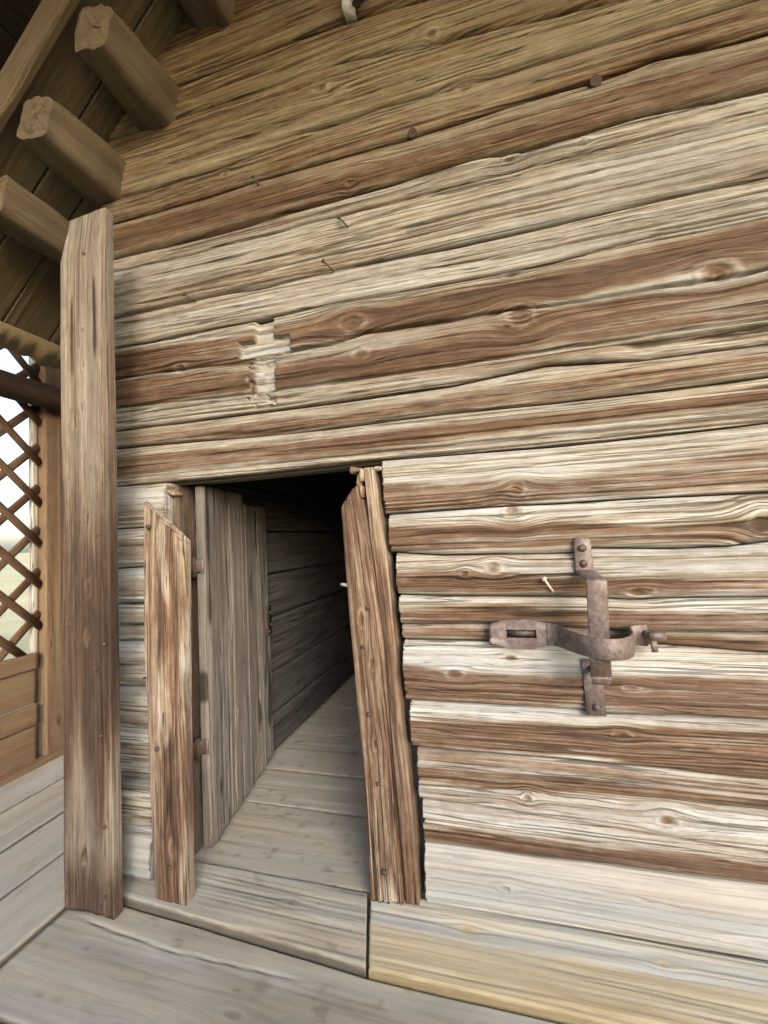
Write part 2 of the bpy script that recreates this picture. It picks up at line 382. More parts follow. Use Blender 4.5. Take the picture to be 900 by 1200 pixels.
# ================================================================== GROUND
gn = 40
gx = np.sign(np.linspace(-1, 1, gn)) * np.abs(np.linspace(-1, 1, gn)) ** 3 * 900
GX, GY = np.meshgrid(gx, gx, indexing='ij')
GZ = -.55 + .12 * (fb(GX * .05, GY * .05, 3, 3) - .5) * np.clip((np.hypot(GX, GY) - 5) / 20, 0, 1)
gi = np.arange(gn * gn).reshape(gn, gn)
gq = np.stack([gi[:-1, :-1], gi[1:, :-1], gi[1:, 1:], gi[:-1, 1:]], -1).reshape(-1, 4)
tag(link('ground', mk_mesh('ground', np.stack([GX.ravel(), GY.ravel(), GZ.ravel()], 1), gq, smooth_n=len(gq)), 'ground'), 'dry grass ground outside the gallery', kind='structure')

# ================================================================== HOUSE : log wall
house = empty('log_house', (0, 0, 0))
tag(house, 'old weathered log building with a low plank door standing ajar', 'building')

# joints between the logs, (X, Z) on the wall, bottom to top
S = {
 'foot': [(-1.75, .010), (2.2, .014)],
 's19': [(-1.634, .167), (-.309, .206), (.05, .206), (.189, .212), (.697, .219), (2.2, .22)],
 's18b': [(-1.654, .335), (-.325, .359), (-.164, .354), (.197, .336), (.426, .323), (.704, .312), (2.2, .31)],
 's18': [(-1.65, .525), (-.357, .534), (-.154, .53), (.21, .533), (.721, .522), (2.2, .52)],
 's17': [(-1.647, .701), (-.348, .699), (.221, .699), (.299, .69), (.498, .695), (.735, .697), (2.2, .7)],
 's16': [(-1.644, .889), (-.379, .912), (-.04, .912), (.471, .911), (.751, .892), (2.2, .885)],
 's15': [(-1.643, .964), (-.382, .973), (-.053, .976), (.186, .967), (.455, .956), (.756, .957), (2.2, .955)],
 's14': [(-1.641, 1.053), (-.38, 1.079), (-.166, 1.071), (.245, 1.065), (.397, 1.055), (.524, 1.06), (.764, 1.06), (2.2, 1.06)],
 's13': [(-1.639, 1.208), (-.398, 1.236), (-.197, 1.217), (.226, 1.211), (.295, 1.225), (.536, 1.214), (.682, 1.216), (.777, 1.226), (2.2, 1.23)],
 's12': [(-1.636, 1.382), (-.408, 1.376), (.025, 1.381), (.213, 1.378), (.451, 1.379), (.789, 1.374), (2.2, 1.37)],
 's11': [(-1.75, 1.571), (-1.103, 1.57), (-.607, 1.577), (-.458, 1.583), (-.134, 1.579), (.199, 1.573), (.541, 1.578), (.806, 1.586), (2.2, 1.59)],
 's10': [(-1.75, 1.749), (-1.098, 1.735), (-.601, 1.727), (-.169, 1.729), (.181, 1.723), (.539, 1.722), (.817, 1.727), (2.2, 1.73)],
 's9b': [(-1.75, 1.827), (-.596, 1.824), (-.121, 1.83), (.189, 1.857), (.481, 1.832), (.825, 1.829), (2.2, 1.83)],
 's7': [(-1.75, 2.21), (-.964, 2.21), (-.579, 2.223), (-.19, 2.21), (.212, 2.209), (.554, 2.234), (.857, 2.234), (2.2, 2.23)],
 's6': [(-1.75, 2.354), (-1.079, 2.354), (-.88, 2.348), (-.573, 2.356), (-.092, 2.345), (.248, 2.347), (.577, 2.352), (.867, 2.355), (2.2, 2.35)],
 's5': [(-1.75, 2.633), (-1.13, 2.63), (-.561, 2.634), (-.309, 2.638), (-.019, 2.655), (.239, 2.639), (.546, 2.65), (.888, 2.63), (2.2, 2.63)],
 's4': [(-1.75, 2.8), (-1.151, 2.797), (-.888, 2.807), (-.554, 2.803), (-.261, 2.796), (.134, 2.811), (.415, 2.814), (.589, 2.828), (.865, 2.812), (2.2, 2.81)],
 's3': [(-1.75, 2.91), (-1.087, 2.911), (-.548, 2.945), (-.341, 2.955), (-.022, 2.934), (.285, 2.931), (.578, 2.925), (2.2, 2.92)],
 's2': [(-1.75, 3.214), (-.536, 3.2), (-.223, 3.16), (.268, 3.097), (.537, 3.07), (2.2, 3.06)],
 's1': [(-1.75, 3.35), (-.88, 3.365), (-.457, 3.361), (-.082, 3.333), (2.2, 3.32)],
 't1': [(-1.75, 3.6), (2.2, 3.6)], 't2': [(-1.75, 4.12), (2.2, 4.12)],
}
# stained, unbleached bands: (X, z low, z high)
BAND = {
 '7a': [(-1.64, 2.059, 2.194), (-.96, 2.043, 2.158), (-.58, 2.068, 2.191), (-.19, 2.059, 2.174), (.21, 2.07, 2.163), (.55, 2.072, 2.193), (.85, 2.068, 2.201)],
 '7b': [(-1.64, 1.933, 2.051), (-.97, 1.907, 2.015), (-.59, 1.912, 2.013), (-.2, 1.899, 1.998), (.2, 1.909, 2.025), (.54, 1.912, 2.038), (.84, 1.908, 2.041)],
 '9': [(-1.65, 1.769, 1.812), (-.6, 1.74, 1.79), (-.16, 1.745, 1.814), (.19, 1.737, 1.82), (.82, 1.735, 1.803)],
 '10': [(-1.65, 1.613, 1.703), (-1.1, 1.623, 1.699), (-.6, 1.613, 1.69), (-.17, 1.635, 1.688), (.18, 1.635, 1.687), (.51, 1.634, 1.689), (.81, 1.63, 1.698)],
 '11': [(-.4, 1.386, 1.491), (.03, 1.39, 1.479), (.27, 1.403, 1.471), (.8, 1.392, 1.521)],
 '12': [(-.39, 1.242, 1.334), (.02, 1.233, 1.331), (.23, 1.245, 1.325), (.56, 1.248, 1.31), (.78, 1.238, 1.315)],
 '13': [(-.38, 1.085, 1.169), (-.08, 1.076, 1.156), (.14, 1.074, 1.145), (.35, 1.077, 1.13), (.53, 1.068, 1.137), (.77, 1.081, 1.131)],
 '14': [(-.38, .983, 1.035), (-.05, .982, 1.035), (.24, .975, 1.025), (.52, .962, 1.02), (.76, .959, 1.025)],
 '15': [(-.38, .915, .955), (-.05, .917, .958), (.45, .889, .948), (.75, .889, .947)],
 '16': [(-.35, .702, .836), (-.14, .704, .825), (.23, .716, .815), (.51, .7, .83), (.75, .702, .839)],
 '17': [(-.35, .546, .642), (-.15, .538, .649), (.22, .541, .661), (.5, .539, .663), (.73, .527, .665)],
 '18': [(-.33, .42, .465), (-.16, .428, .475), (.05, .43, .477), (.21, .438, .481), (.48, .436, .475), (.72, .438, .475)],
 '18c': [(-.33, .50, .522), (.05, .495, .52), (.72, .485, .515)],
 '18b': [(-.31, .218, .267), (-.17, .216, .279), (.05, .214, .274), (.19, .218, .285), (.47, .219, .283), (.7, .224, .292)],
 '4': [(-1.63, 2.653, 2.768), (-1.15, 2.655, 2.751), (-.89, 2.667, 2.759), (-.56, 2.648, 2.743), (-.26, 2.648, 2.732), (-.01, 2.668, 2.743), (.25, 2.657, 2.744), (.55, 2.664, 2.767), (.9, 2.641, 2.751)],
}
KN = [(-.502, 2.118, .049, .031), (-.47, 1.991, .031, .018), (.11, 2.032, .043, .034), (.704, 2.07, .052, .028), (-1.293, 2.063, .028, .015), (.066, 1.437, .025, .022), (.048, 1.362, .031, .026), (-.027, 1.17, .025, .018), (.038, .404, .018, .015), (.449, .379, .028, .018), (.759, 1.283, .031, .037), (.097, 2.19, .037, .016), (.417, 1.081, .037, .015), (-.18, .808, .028, .015), (.37, .785, .022, .012), (.335, .634, .025, .012), (-.139, 3.182, .025, .018), (-.586, 3.102, .031, .018), (.355, 2.608, .015, .012), (-.484, 2.675, .012, .012), (.114, 2.61, .031, .018), (-.025, 2.918, .028, .015), (-.125, 1.151, .013, .012), (-1.042, 2.872, .018, .012), (.011, .864, .025, .012), (-.05, .11, .02, .012), (1.4, 1.95, .04, .03), (1.3, .62, .03, .02)]
CR = {  # long drying cracks
 's9b': [([(-1.75, 2.059), (-1.337, 2.06), (-1.006, 2.044), (-.586, 2.056), (-.45, 2.07), (-.3, 2.066), (.065, 2.062), (.229, 2.053), (.645, 2.052), (.9, 2.057), (2.2, 2.05)], .0055, .028),
         ([(-1.75, 1.929), (-1.262, 1.916), (-.971, 1.904), (-.593, 1.902), (-.297, 1.896), (.22, 1.902), (.831, 1.903), (2.2, 1.9)], .005, .02)],
 's6': [([(-.62, 2.50), (-.2, 2.53), (.2, 2.54), (.6, 2.56)], .004, .014), ([(-1.6, 2.56), (-1.2, 2.553), (-.75, 2.56)], .005, .018), ([(-1.3, 2.43), (0, 2.45), (.9, 2.46)], .003, .009)],
 's7': [([(-.2, 2.272), (.3, 2.262), (.9, 2.27), (1.5, 2.27)], .005, .016), ([(-1.5, 2.28), (-.4, 2.29)], .003, .008)],
 's3': [([(-1.3, 2.99), (-.7, 3.02), (-.1, 3.02)], .004, .014), ([(-.9, 3.09), (.1, 3.05), (.8, 3.0)], .004, .012)],
 's4': [([(-.2, 2.86), (.3, 2.88), (.9, 2.87)], .004, .012)],
 's5': [([(-1.5, 2.69), (-.7, 2.70), (0, 2.695)], .003, .008)],
 's11': [([(-1.6, 1.60), (-.9, 1.605), (-.3, 1.61)], .003, .008)],
 's12': [([(-.35, 1.50), (.2, 1.515), (.9, 1.53)], .0035, .010), ([(-.3, 1.545), (.5, 1.54), (.9, 1.545)], .003, .008)],
 's13': [([(-.1, 1.345), (.4, 1.35), (.9, 1.352)], .004, .012), ([(-.35, 1.335), (.2, 1.345)], .003, .008)],
 's14': [([(-.3, 1.165), (.1, 1.14), (.5, 1.16)], .003, .009)],
 's17': [([(-.3, .83), (.2, .84), (.8, .85)], .003, .008)],
 's18': [([(-.3, .575), (.2, .58), (.8, .565)], .003, .008)],
 's18b': [([(-.36, .475), (.1, .49), (.8, .492)], .004, .013), ([(-.34, .405), (.1, .42), (.8, .41)], .004, .012), ([(-.2, .375), (.4, .362), (.9, .36)], .003, .009)],
 's19': [([(-.33, .31), (.2, .305), (.8, .29)], .003, .008)],
 'foot': [([(-.1, .16), (.2, .15), (.5, .13)], .004, .012)],
}
def inter(pts, x): P = np.asarray(pts, float); return np.interp(x, P[:, 0], P[:, 1])

def cross_cut(U, V, g):
    """the old cross chopped into the log above the door"""
    jx = .004 * (fb(V * 28, V * 0, 5, 2) - .5) * 2; jz = .003 * (fb(U * 28, U * 0, 6, 2) - .5) * 2
    def box(x0, x1, z0, z1): return sst(x0 - .002, x0 + .003, U + jx) * (1 - sst(x1 - .003, x1 + .002, U + jx)) * sst(z0 - .002, z0 + .003, V + jz) * (1 - sst(z1 - .003, z1 + .002, V + jz))
    m = np.maximum(box(-.925, -.838, 2.06, 2.30), box(-.998, -.765, 2.058, 2.125))
    m2 = box(-.930, -.838, 1.905, 2.06) * (.75 + .25 * sst(.3, .6, fb(U * 30, V * 30, 8, 2)))
    m3 = box(-.935, -.84, 1.845, 1.9) * sst(.45, .6, fb(U * 35, V * 45, 9, 2)) * .7
    # torn fibres on the left of the stem
    m4 = box(-.972, -.925, 1.88, 2.03) * sst(.5, .62, fb(U * 40 + V * 25, V * 55 - U * 20, 12, 2)) * .45
    return np.clip(np.maximum(np.maximum(m, m2), np.maximum(m3, m4)), 0, 1)
def log_bl(base, bands, seed, cut=False):
    def f(U, V, g):
        st = fb(U * 1.6, g * 70, seed + 5, 2) - .5; sl = fb(U * .9, g * 16, seed + 6, 2) - .5
        b = base + .36 * sl + .12 * st
        for bd, k in bands:
            P = np.asarray(BAND[bd], float)
            lo = np.interp(U, P[:, 0], P[:, 1]); hi = np.interp(U, P[:, 0], P[:, 2])
            w = .013
            Vv = V + .026 * st + .022 * (fb(U * 5, g * 25, seed + 8, 2) - .5)
            m = sst(lo - w, lo + w, Vv) * (1 - sst(hi - w * 1.6, hi + w, Vv)) * k * np.clip(1.05 - .5 * sst(.62, .8, fb(U * 1.1, g * 30, seed + 9, 2)), 0, 1)
            b = b * (1 - m) + (.20 + .36 * sl + .12 * st) * m
        if cut:
            c = cross_cut(U, V, g); b = b * (1 - c) + (.84 + .35 * st) * c
        return b
    return f
fy = (0, -1, 0)
def x_knots(x0, x1):
    a = [x0]; x = x0
    while x < x1:
        x += .0035 if -1.01 < x < -.74 else (.0075 if (-1.7 < x < 1.02) else .03)
        a.append(min(x, x1))
    return np.array(a)
# (low joint, high joint, bleach, bands, tan, edge width, edge depth, proud, roundness)
LOGS = [
 ('foot', 's19', .70, [], .0, .022, .016, .010, .010, 1), ('s19', 's18b', .70, [('18b', 1)], .0, .020, .013, .0, .010, 1), ('s18b', 's18', .70, [('18', .9), ('18c', .7)], .0, .020, .012, .0, .008, 1),
 ('s18', 's17', .74, [('17', .95)], .0, .022, .018, .004, .014, 1), ('s17', 's16', .78, [('16', 1)], .0, .024, .02, .006, .016, 1), ('s16', 's15', .72, [('15', .9)], .05, .014, .02, -.012, .006, 1),
 ('s15', 's14', .85, [('14', .9)], .05, .020, .024, .012, .012, 1), ('s14', 's13', .78, [('13', .95)], .05, .024, .024, .008, .014, 1), ('s13', 's12', .74, [('12', 1)], .08, .022, .02, .010, .012, 1),
 ('s12', 's11', .72, [('11', .8)], .10, .018, .016, .004, .010, 1),
 ('s11', 's10', .66, [('10', .95)], .25, .020, .020, .010, .010, 0), ('s10', 's9b', .60, [('9', .6)], .25, .016, .016, .0, .006, 0),
 ('s9b', 's7', .64, [('7a', 1), ('7b', 1)], .22, .020, .018, .012, .008, 0), ('s7', 's6', .72, [], .24, .014, .018, .004, .006, 0), ('s6', 's5', .68, [], .34, .022, .028, .010, .008, 0),
 ('s5', 's4', .52, [('4', .8)], .6, .018, .02, .008, .008, 0), ('s4', 's3', .50, [], .8, .018, .014, .008, .006, 0), ('s3', 's2', .52, [], .9, .02, .018, .010, .010, 0),
 ('s2', 's1', .48, [], 1.0, .02, .02, .004, .008, 0), ('s1', 't1', .45, [], 1.0, .02, .02, .010, .008, 0), ('t1', 't2', .45, [], 1.0, .02, .02, .006, .008, 0)]
OPEN_R = {'foot': -.325, 's19': -.325, 's18b': -.335, 's18': -.352, 's17': -.365, 's16': -.37, 's15': -.37, 's14': -.376, 's13': -.395, 's12': -.412}
for li, (a, b, base, bands, tan_, ew, er, proud, rnd, cut) in enumerate(LOGS):
    segs = [(-1.70, 2.2)] if not cut else [(-1.70, -1.36), (OPEN_R[a], 2.2)]
    for si, (x0, x1) in enumerate(segs):
        xs = x_knots(x0, x1); lo = inter(S[a], xs) + .0015; hi = inter(S[b], xs) - .0015
        sk = (xs - x0) / (x1 - x0)
        zmid = (lo.mean() + hi.mean()) / 2; H = hi.mean() - lo.mean()
        kn = [k for k in KN if lo.min() - .01 < k[1] < hi.max() + .01 and x0 - .1 < k[0] < x1 + .1]
        bow = 0.0
        if cut and si == 0: bow = .02 + (.10 if a in ('foot', 's19') else 0)   # the sill logs left of the door stand forward
        def hf(U, V, g, a=a, b=b, proud=proud, rnd=rnd, H=H, bow=bow, li=li):
            t = (V - inter(S[a], U)) / (inter(S[b], U) - inter(S[a], U))
            h = proud + rnd * (1 - (2 * t - .9) ** 2) + bow + .006 * (fb(U * .9, U * 0 + li, 40 + li, 2) - .5) * 2
            if a in ('s9b', 's10'): h = h - .030 * cross_cut(U, V, g) * (1 + .25 * (fb(U * 18, g * 150, 77, 2) - .5))
            if a == 's9b':   # broken-out splinter near the right end
                z0 = inter(S['s9b'], U); m = sst(.36, .52, U) * (1 - sst(z0 + .045, z0 + .062, V + .02 * (fb(U * 9, V * 30, 91, 3) - .5)))
                h = h - .030 * m * (.6 + .8 * fb(U * 8, g * 90, 92, 3))
            return h
        bands_ = bands if not (cut and si == 0) else [(q_, .35) for q_, _ in bands]
        Pl = np.stack([xs, xs * 0, lo], 1); Pr = np.stack([xs, xs * 0, hi], 1)
        bf = log_bl(base if not (cut and si == 0) else base + .16, bands_, 100 + li * 3 + si, a in ('s9b', 's10'))  # left pieces coloured paler to offset the shade beside the post
        # resample() runs along arc length; feed the curve itself
        o = board('log', Pl, Pr, fy, .16, 'sill_log' if a == 'foot' else 'log', house, seed=100 + li * 5 + si, dv=.0030 if x1 > 0 else .004, ew=ew, er=er * 1.25, tn=tan_, r1=.0042 if tan_ < .5 else .0034, checks=.013 if tan_ < .5 else .010, und=.004,
                  knots=kn, cracks=CR.get(a, []) if not (cut and si == 0) else [], rag=.004, U=(1, 0, 0), V=(0, 0, 1), blf=bf, hf=hf, uknots=sk, endrag=.012 if cut else 0)

# ---- dark strips added in the joints to stop light leaking through
M['leak_seal'] = plain('dark_leak_seal', (.035, .028, .018), .95, 120)
for a, (lo_, hi_, *_r) in enumerate(LOGS):
    cut = LOGS[a][9]
    for (x0, x1) in ([(-1.69, 2.19)] if not cut or lo_ == 's11' else [(-1.69, -1.38), (OPEN_R[lo_] + .02, 2.19)]):
        xs = np.linspace(x0, x1, max(3, int((x1 - x0) / .08)))
        tube('joint_leak_seal', np.stack([xs, xs * 0 + .04, inter(S[lo_], xs)], 1), .012, 'leak_seal', house, n=6)
# ---- door jambs, leaning planks
def lerp(a, b, t): return tuple(a[i] * (1 - t) + b[i] * t for i in range(3))
def jamb_bl(pale_at, seed):
    def f(U, V, g):
        n = fb(U * 2, g * 40, seed, 3) - .5; w = fb(U * 3, V * 12, seed + 4, 3)
        return pale_at + .45 * n + .35 * sst(.58, .75, w) - .28 * sst(.5, .7, fb(U * 1.2, V * 10, seed + 7, 2)) + .14 * (vn(U * 2, g * 150, seed + 8) - .5)
    return f
# left jamb, bottom to top ; front edge points
lj_l = [(-1.305, -.185, -.012), (-1.352, -.15, .35), (-1.41, -.105, .80), (-1.447, -.075, 1.27), (-1.447, -.065, 1.50)]
lj_r = [(-1.162, -.185, -.025), (-1.19, -.15, .35), (-1.222, -.105, .75), (-1.24, -.075, 1.10), (-1.243, -.065, 1.315)]
lj = board('door_jamb', lj_l, lj_r, (0.05, -1, -.07), .045, 'jamb', house, seed=301, du=.010, dv=.0035, ew=.010, er=.010, r1=.0048, checks=.009, und=.006, blf=jamb_bl(.50, 31), rag=.006, endrag=.02,
           knots=[(.20, .02, .03, .012)], cracks=[([(0.9, -.03), (1.2, -.035), (1.5, -.03)], .003, .01)])
lj['label'] = 'weathered left jamb plank with slanted top'
rj_l = [(-.520, -.035, .0), (-.530, -.035, .50), (-.552, -.035, .89), (-.576, -.035, 1.415)]
rj_r = [(-.400, -.035, .0), (-.418, -.035, .46), (-.432, -.035, .9), (-.468, -.035, 1.30), (-.500, -.035, 1.505)]
rj = board('door_jamb', rj_l, rj_r, (-.05, -1, 0), .10, 'jamb', house, seed=305, du=.010, dv=.0035, ew=.016, er=.014, r1=.0042, checks=.008, und=.005, blf=jamb_bl(.40, 47), rag=.005, endrag=.02,
           knots=[(1.0, -.01, .03, .012), (.83, .015, .022, .010), (.55, 0, .02, .01)])
rj['label'] = 'reddish right jamb plank leaning outwards'
rs_l = [(-.397, -.018, .0), (-.415, -.018, .46), (-.429, -.018, .9), (-.464, -.018, 1.30), (-.478, -.018, 1.555)]
rs_r = [(-.345, -.018, .0), (-.350, -.018, .30), (-.375, -.018, .6), (-.388, -.018, .9), (-.402, -.018, 1.2), (-.434, -.018, 1.555)]
board('jamb_strip', rs_l, rs_r, fy, .09, 'jamb', house, seed=309, du=.012, dv=.0035, ew=.008, er=.008, r1=.003, checks=.006, blf=jamb_bl(.45, 53), rag=.004)
board('hinge_post', [(-1.44, .02, -.02), (-1.46, .02, .8), (-1.47, .02, 1.565)], [(-1.318, .02, -.02), (-1.338, .02, .8), (-1.350, .02, 1.565)], fy, .11, 'post', house, seed=311, du=.02, dv=.006, bl=.42, ew=.02, er=.02, und=.008)
# splintered chips at the heads of the jambs
rng = random.Random(5)
def chip(x, y, z, sx, sz, seed):
    r = random.Random(seed); n = 6
    pts = [(x + sx * math.cos(2 * math.pi * i / n) * r.uniform(.45, 1.2), z + sz * math.sin(2 * math.pi * i / n) * r.uniform(.45, 1.3)) for i in range(n)]
    v = [(p[0], y + r.uniform(-.008, .008), p[1]) for p in pts] + [(x + (p[0] - x) * .8, y + .05, z + (p[1] - z) * .8) for p in pts] + [(x + r.uniform(-.008, .008), y - .006, z + r.uniform(-.004, .004))]
    f = [[i, (i + 1) % n, n + (i + 1) % n, n + i] for i in range(n)]
    tri = [[2 * n, (i + 1) % n, i] for i in range(n)]
    va = np.array(v)
    me = mk_mesh('splinter', v, np.array(f), tri, dict(guv=np.stack([va[:, 2], va[:, 0], va[:, 1] * 0 + seed], 1), bl=np.full(len(v), r.uniform(.45, .85)), tn=np.full(len(v), .3)))
    return link('splinter', me, 'jamb', house)
for k, (x, y, z, sx, sz) in enumerate([(-1.375, -.012, 1.548, .034, .012), (-1.345, -.01, 1.522, .026, .012), (-.520, -.005, 1.552, .030, .014), (-.488, -.02, 1.530, .012, .030), (-.500, -.012, 1.505, .012, .026), (-.486, -.03, 1.462, .008, .036), (-.420, -.012, 1.548, .034, .010)]):
    chip(x, y, z, sx, sz, 60 + k)

# ---- door leaf : planks, hinges, lock plate
door = empty('door', (-1.27, .07, 0)); door.parent = house
door['label'] = 'grey plank door leaf swung inwards'
d0 = np.array((-1.247, .075)); d1 = np.array((-1.365, .80)); dn = np.array((d1 - d0)[::-1]) * np.array((1, -1)); dn = dn / np.linalg.norm(dn)   # faces +X
def dp(t, z): p = d0 * (1 - t) + d1 * t; return (p[0], p[1], z)
dnn = (dn[0], dn[1], 0)
for k, (t0, t1, zb0, zb1, zt, sd) in enumerate([(.0, .56, .012, .024, 1.555, 401), (.566, 1.0, .026, .034, 1.50, 403)]):
    def dbl(U, V, g, sd=sd): return .60 + .3 * (fb(U * 1.2, g * 9, sd, 3) - .5) - .55 * sst(.70, .78, fb(U * 3, g * 34, sd + 3, 2)) - .3 * sst(.9, 1.4, U) * fb(U * 4, V * 10, sd + 5, 2)
    board('plank', [dp(t0, zb0), dp(t0, zt)], [dp(t1, zb1), dp(t1, zt)], dnn, .042, 'door', door, seed=sd, du=.012, dv=.0035, ew=.008, er=.006, r1=.0018, checks=.006, und=.004, blf=dbl, rag=.002, endrag=.003,
          knots=[(.45, .05, .03, .01)] if k == 0 else (), cracks=[([(.3, -.02), (.8, -.03), (1.5, -.02)], .004, .014)] if k == 1 else [([(.0, .03), (.8, .035), (1.5, .03)], .0035, .012)])
# edge batten seen end on at the hinge side is the plank's own thickness; iron hinges
for k, z in enumerate((1.20, .43)):
    w = .055 if k == 0 else .06
    hs = strip('hinge_strap', [(-1.36, .03, z), (-1.32, .035, z), (-1.292, .045, z + .004), (-1.272, .062, z + .004), (-1.262, .066, z + .004)], (0, 0, 1), w / 2, None, .008, 'blackiron', door)
    tube('hinge_pin', [(-1.29, .05, z - .045), (-1.29, .05, z + .045)], .011, 'blackiron', door, n=10)
    strip('hinge_plate', [(-1.284, .0685, z + .0), (-1.255, .0700, z + .0)], (0, 0, 1), .03, None, .007, 'iron', door)
lx, ly, _ = dp(.90, 0)
lp = [(dp(.86, 0)[0] + dnn[0] * .008, dp(.86, 0)[1] + dnn[1] * .008, .83), (dp(.985, 0)[0] + dnn[0] * .008, dp(.985, 0)[1] + dnn[1] * .008, .83)]
strip('lock_plate', lp, (0, 0, 1), .085, None, .008, 'blackiron', door)
for k, (t, z) in enumerate([(.885, .88), (.96, .87), (.89, .79), (.965, .80), (.93, .765)]):
    q = dp(t, z); nail_head('nail', (q[0] + dnn[0] * .013, q[1] + dnn[1] * .013, z), dnn, .008, 'nail', door, seed=k)
# wooden latch peg in the right jamb
tube('latch_peg', [(-.60, .02, 1.118), (-.55, .01, 1.112)], [.006, .008], 'stile', house, n=8, bl=.9)

# ---- room inside : side wall, back wall, ceiling, floor boards
zi = [0.0, .235, .485, .82, 1.09, 1.36, 1.62, 1.9]
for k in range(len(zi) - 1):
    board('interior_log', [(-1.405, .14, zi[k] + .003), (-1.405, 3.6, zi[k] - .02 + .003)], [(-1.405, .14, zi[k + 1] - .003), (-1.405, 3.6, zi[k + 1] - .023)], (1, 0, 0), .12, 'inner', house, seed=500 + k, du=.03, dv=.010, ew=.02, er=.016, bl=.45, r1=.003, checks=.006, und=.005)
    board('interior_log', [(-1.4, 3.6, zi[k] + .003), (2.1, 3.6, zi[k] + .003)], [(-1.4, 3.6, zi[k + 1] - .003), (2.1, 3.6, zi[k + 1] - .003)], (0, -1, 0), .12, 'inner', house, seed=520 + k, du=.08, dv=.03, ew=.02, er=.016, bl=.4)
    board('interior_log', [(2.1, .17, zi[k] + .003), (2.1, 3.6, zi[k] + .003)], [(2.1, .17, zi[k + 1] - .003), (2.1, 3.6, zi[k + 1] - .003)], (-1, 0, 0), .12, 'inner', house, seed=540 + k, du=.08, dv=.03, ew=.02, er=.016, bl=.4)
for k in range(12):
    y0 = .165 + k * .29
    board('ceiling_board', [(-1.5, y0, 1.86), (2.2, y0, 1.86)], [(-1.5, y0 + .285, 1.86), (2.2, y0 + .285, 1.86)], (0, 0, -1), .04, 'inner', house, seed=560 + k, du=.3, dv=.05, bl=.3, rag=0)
yb = [.018, .43, .73, 1.18, 1.62, 2.05, 2.5, 2.95, 3.4, 3.7]
for k in range(len(yb) - 1):
    def ibl(U, V, g, k=k): return .62 + .22 * (fb(U * 1.2, g * 16, 570 + k, 3) - .5) - .35 * sst(.72, .8, fb(U * 22, V * 30, 571 + k, 3))
    board('interior_floor_board', [(-1.46, yb[k] + .003, -.012), (1.9, yb[k] + .003, -.012)], [(-1.46, yb[k + 1] - .003, -.012), (1.9, yb[k + 1] - .003, -.012)], (0, 0, 1), .04, 'floor', house, seed=570 + k, du=.02 if k < 6 else .06, dv=.008 if k < 6 else .03, ew=.012, er=.008, r1=.0010, checks=.0015, und=.003, gap_shade=.8, kr=.15, blf=ibl,
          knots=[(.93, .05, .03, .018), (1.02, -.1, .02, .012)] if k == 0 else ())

# ---- corner post boarded over the log ends
def post_bl(U, V, g):
    n = fb(U * 1.1, g * 26, 611, 3) - .5; n2 = fb(U * 2, V * 9, 613, 3) - .5
    b = .14 + .5 * sst(.95, 1.9, U + .35 * n2) + .4 * n
    b = b + .55 * (1 - sst(.12, .62, U + .5 * n2 + .15 * np.sin(V * 40))) * sst(.02, .25, U)
    b = b + .15 * (1 - sst(.0, .12, U))
    for x0, z0, z1 in ((-.055, 1.95, 2.25), (.055, 2.0, 2.3)):      # two old water streaks
        b = b - .6 * np.exp(-((V - x0) / .007) ** 2) * sst(z0, z0 + .1, U) * (1 - sst(z1, z1 + .08, U))
    return b
post = board('corner_post', [(-1.622, -.272, -.012), (-1.622, -.272, 2.44), (-1.575, -.272, 2.60)], [(-1.394, -.272, -.012), (-1.395, -.272, 1.5), (-1.397, -.272, 2.615)], fy, .036, 'post', house, seed=601, du=.014, dv=.0035, ew=.006, er=.005, r1=.0014, checks=.004, und=.006, cracks=[([(.02, .085), (1.3, .083), (2.62, .086)], .0028, .010), ([(1.2, -.085), (1.9, -.083), (2.62, -.086)], .0028, .008), ([(.5, .03), (1.1, .034), (1.7, .03)], .002, .008)], blf=post_bl, rag=.0015, tn=.15,
             knots=[(.20, -.02, .03, .012), (.98, .0, .022, .010), (1.16, .01, .03, .012), (1.80, -.045, .022, .010), (1.86, .0, .016, .008), (2.02, .0, .018, .008), (1.42, .01, .02, .009), (2.16, 0, .014, .008)])
post['label'] = 'tall corner post, grey at the head and red brown below'
for k, (x, z) in enumerate([(-1.60, .62), (-1.43, .30), (-1.44, .62), (-1.46, .86), (-1.60, .05), (-1.43, .06), (-1.45, 1.35), (-1.58, 1.02), (-1.50, 2.45), (-1.42, .95)]):
    nail_head('nail', (x, -.276, z), fy, .006, 'nail', house, .004, seed=k + 20)
# log ends behind the post
board('corner_backing', [(-1.62, -.235, -.012), (-1.62, -.235, 2.3)], [(-1.575, -.235, -.012), (-1.575, -.235, 2.3)], fy, .10, 'post', house, seed=620, du=.05, dv=.02, bl=.25)
# nails on jambs
for k, (x, y, z, r_) in enumerate([(-.476, -.04, 1.04, .008), (-.49, -.04, .66, .008), (-.46, -.04, .12, .009), (-.50, -.04, .9, .007), (-.468, -.04, .42, .007), (-1.40, -.08, 1.38, .01), (-1.32, -.14, .52, .008), (-1.24, -.175, .12, .007), (-1.39, -.12, .78, .006)]):
    nail_head('nail', (x, y - .006, z), fy, r_, 'nail', house, .005, seed=k + 50)
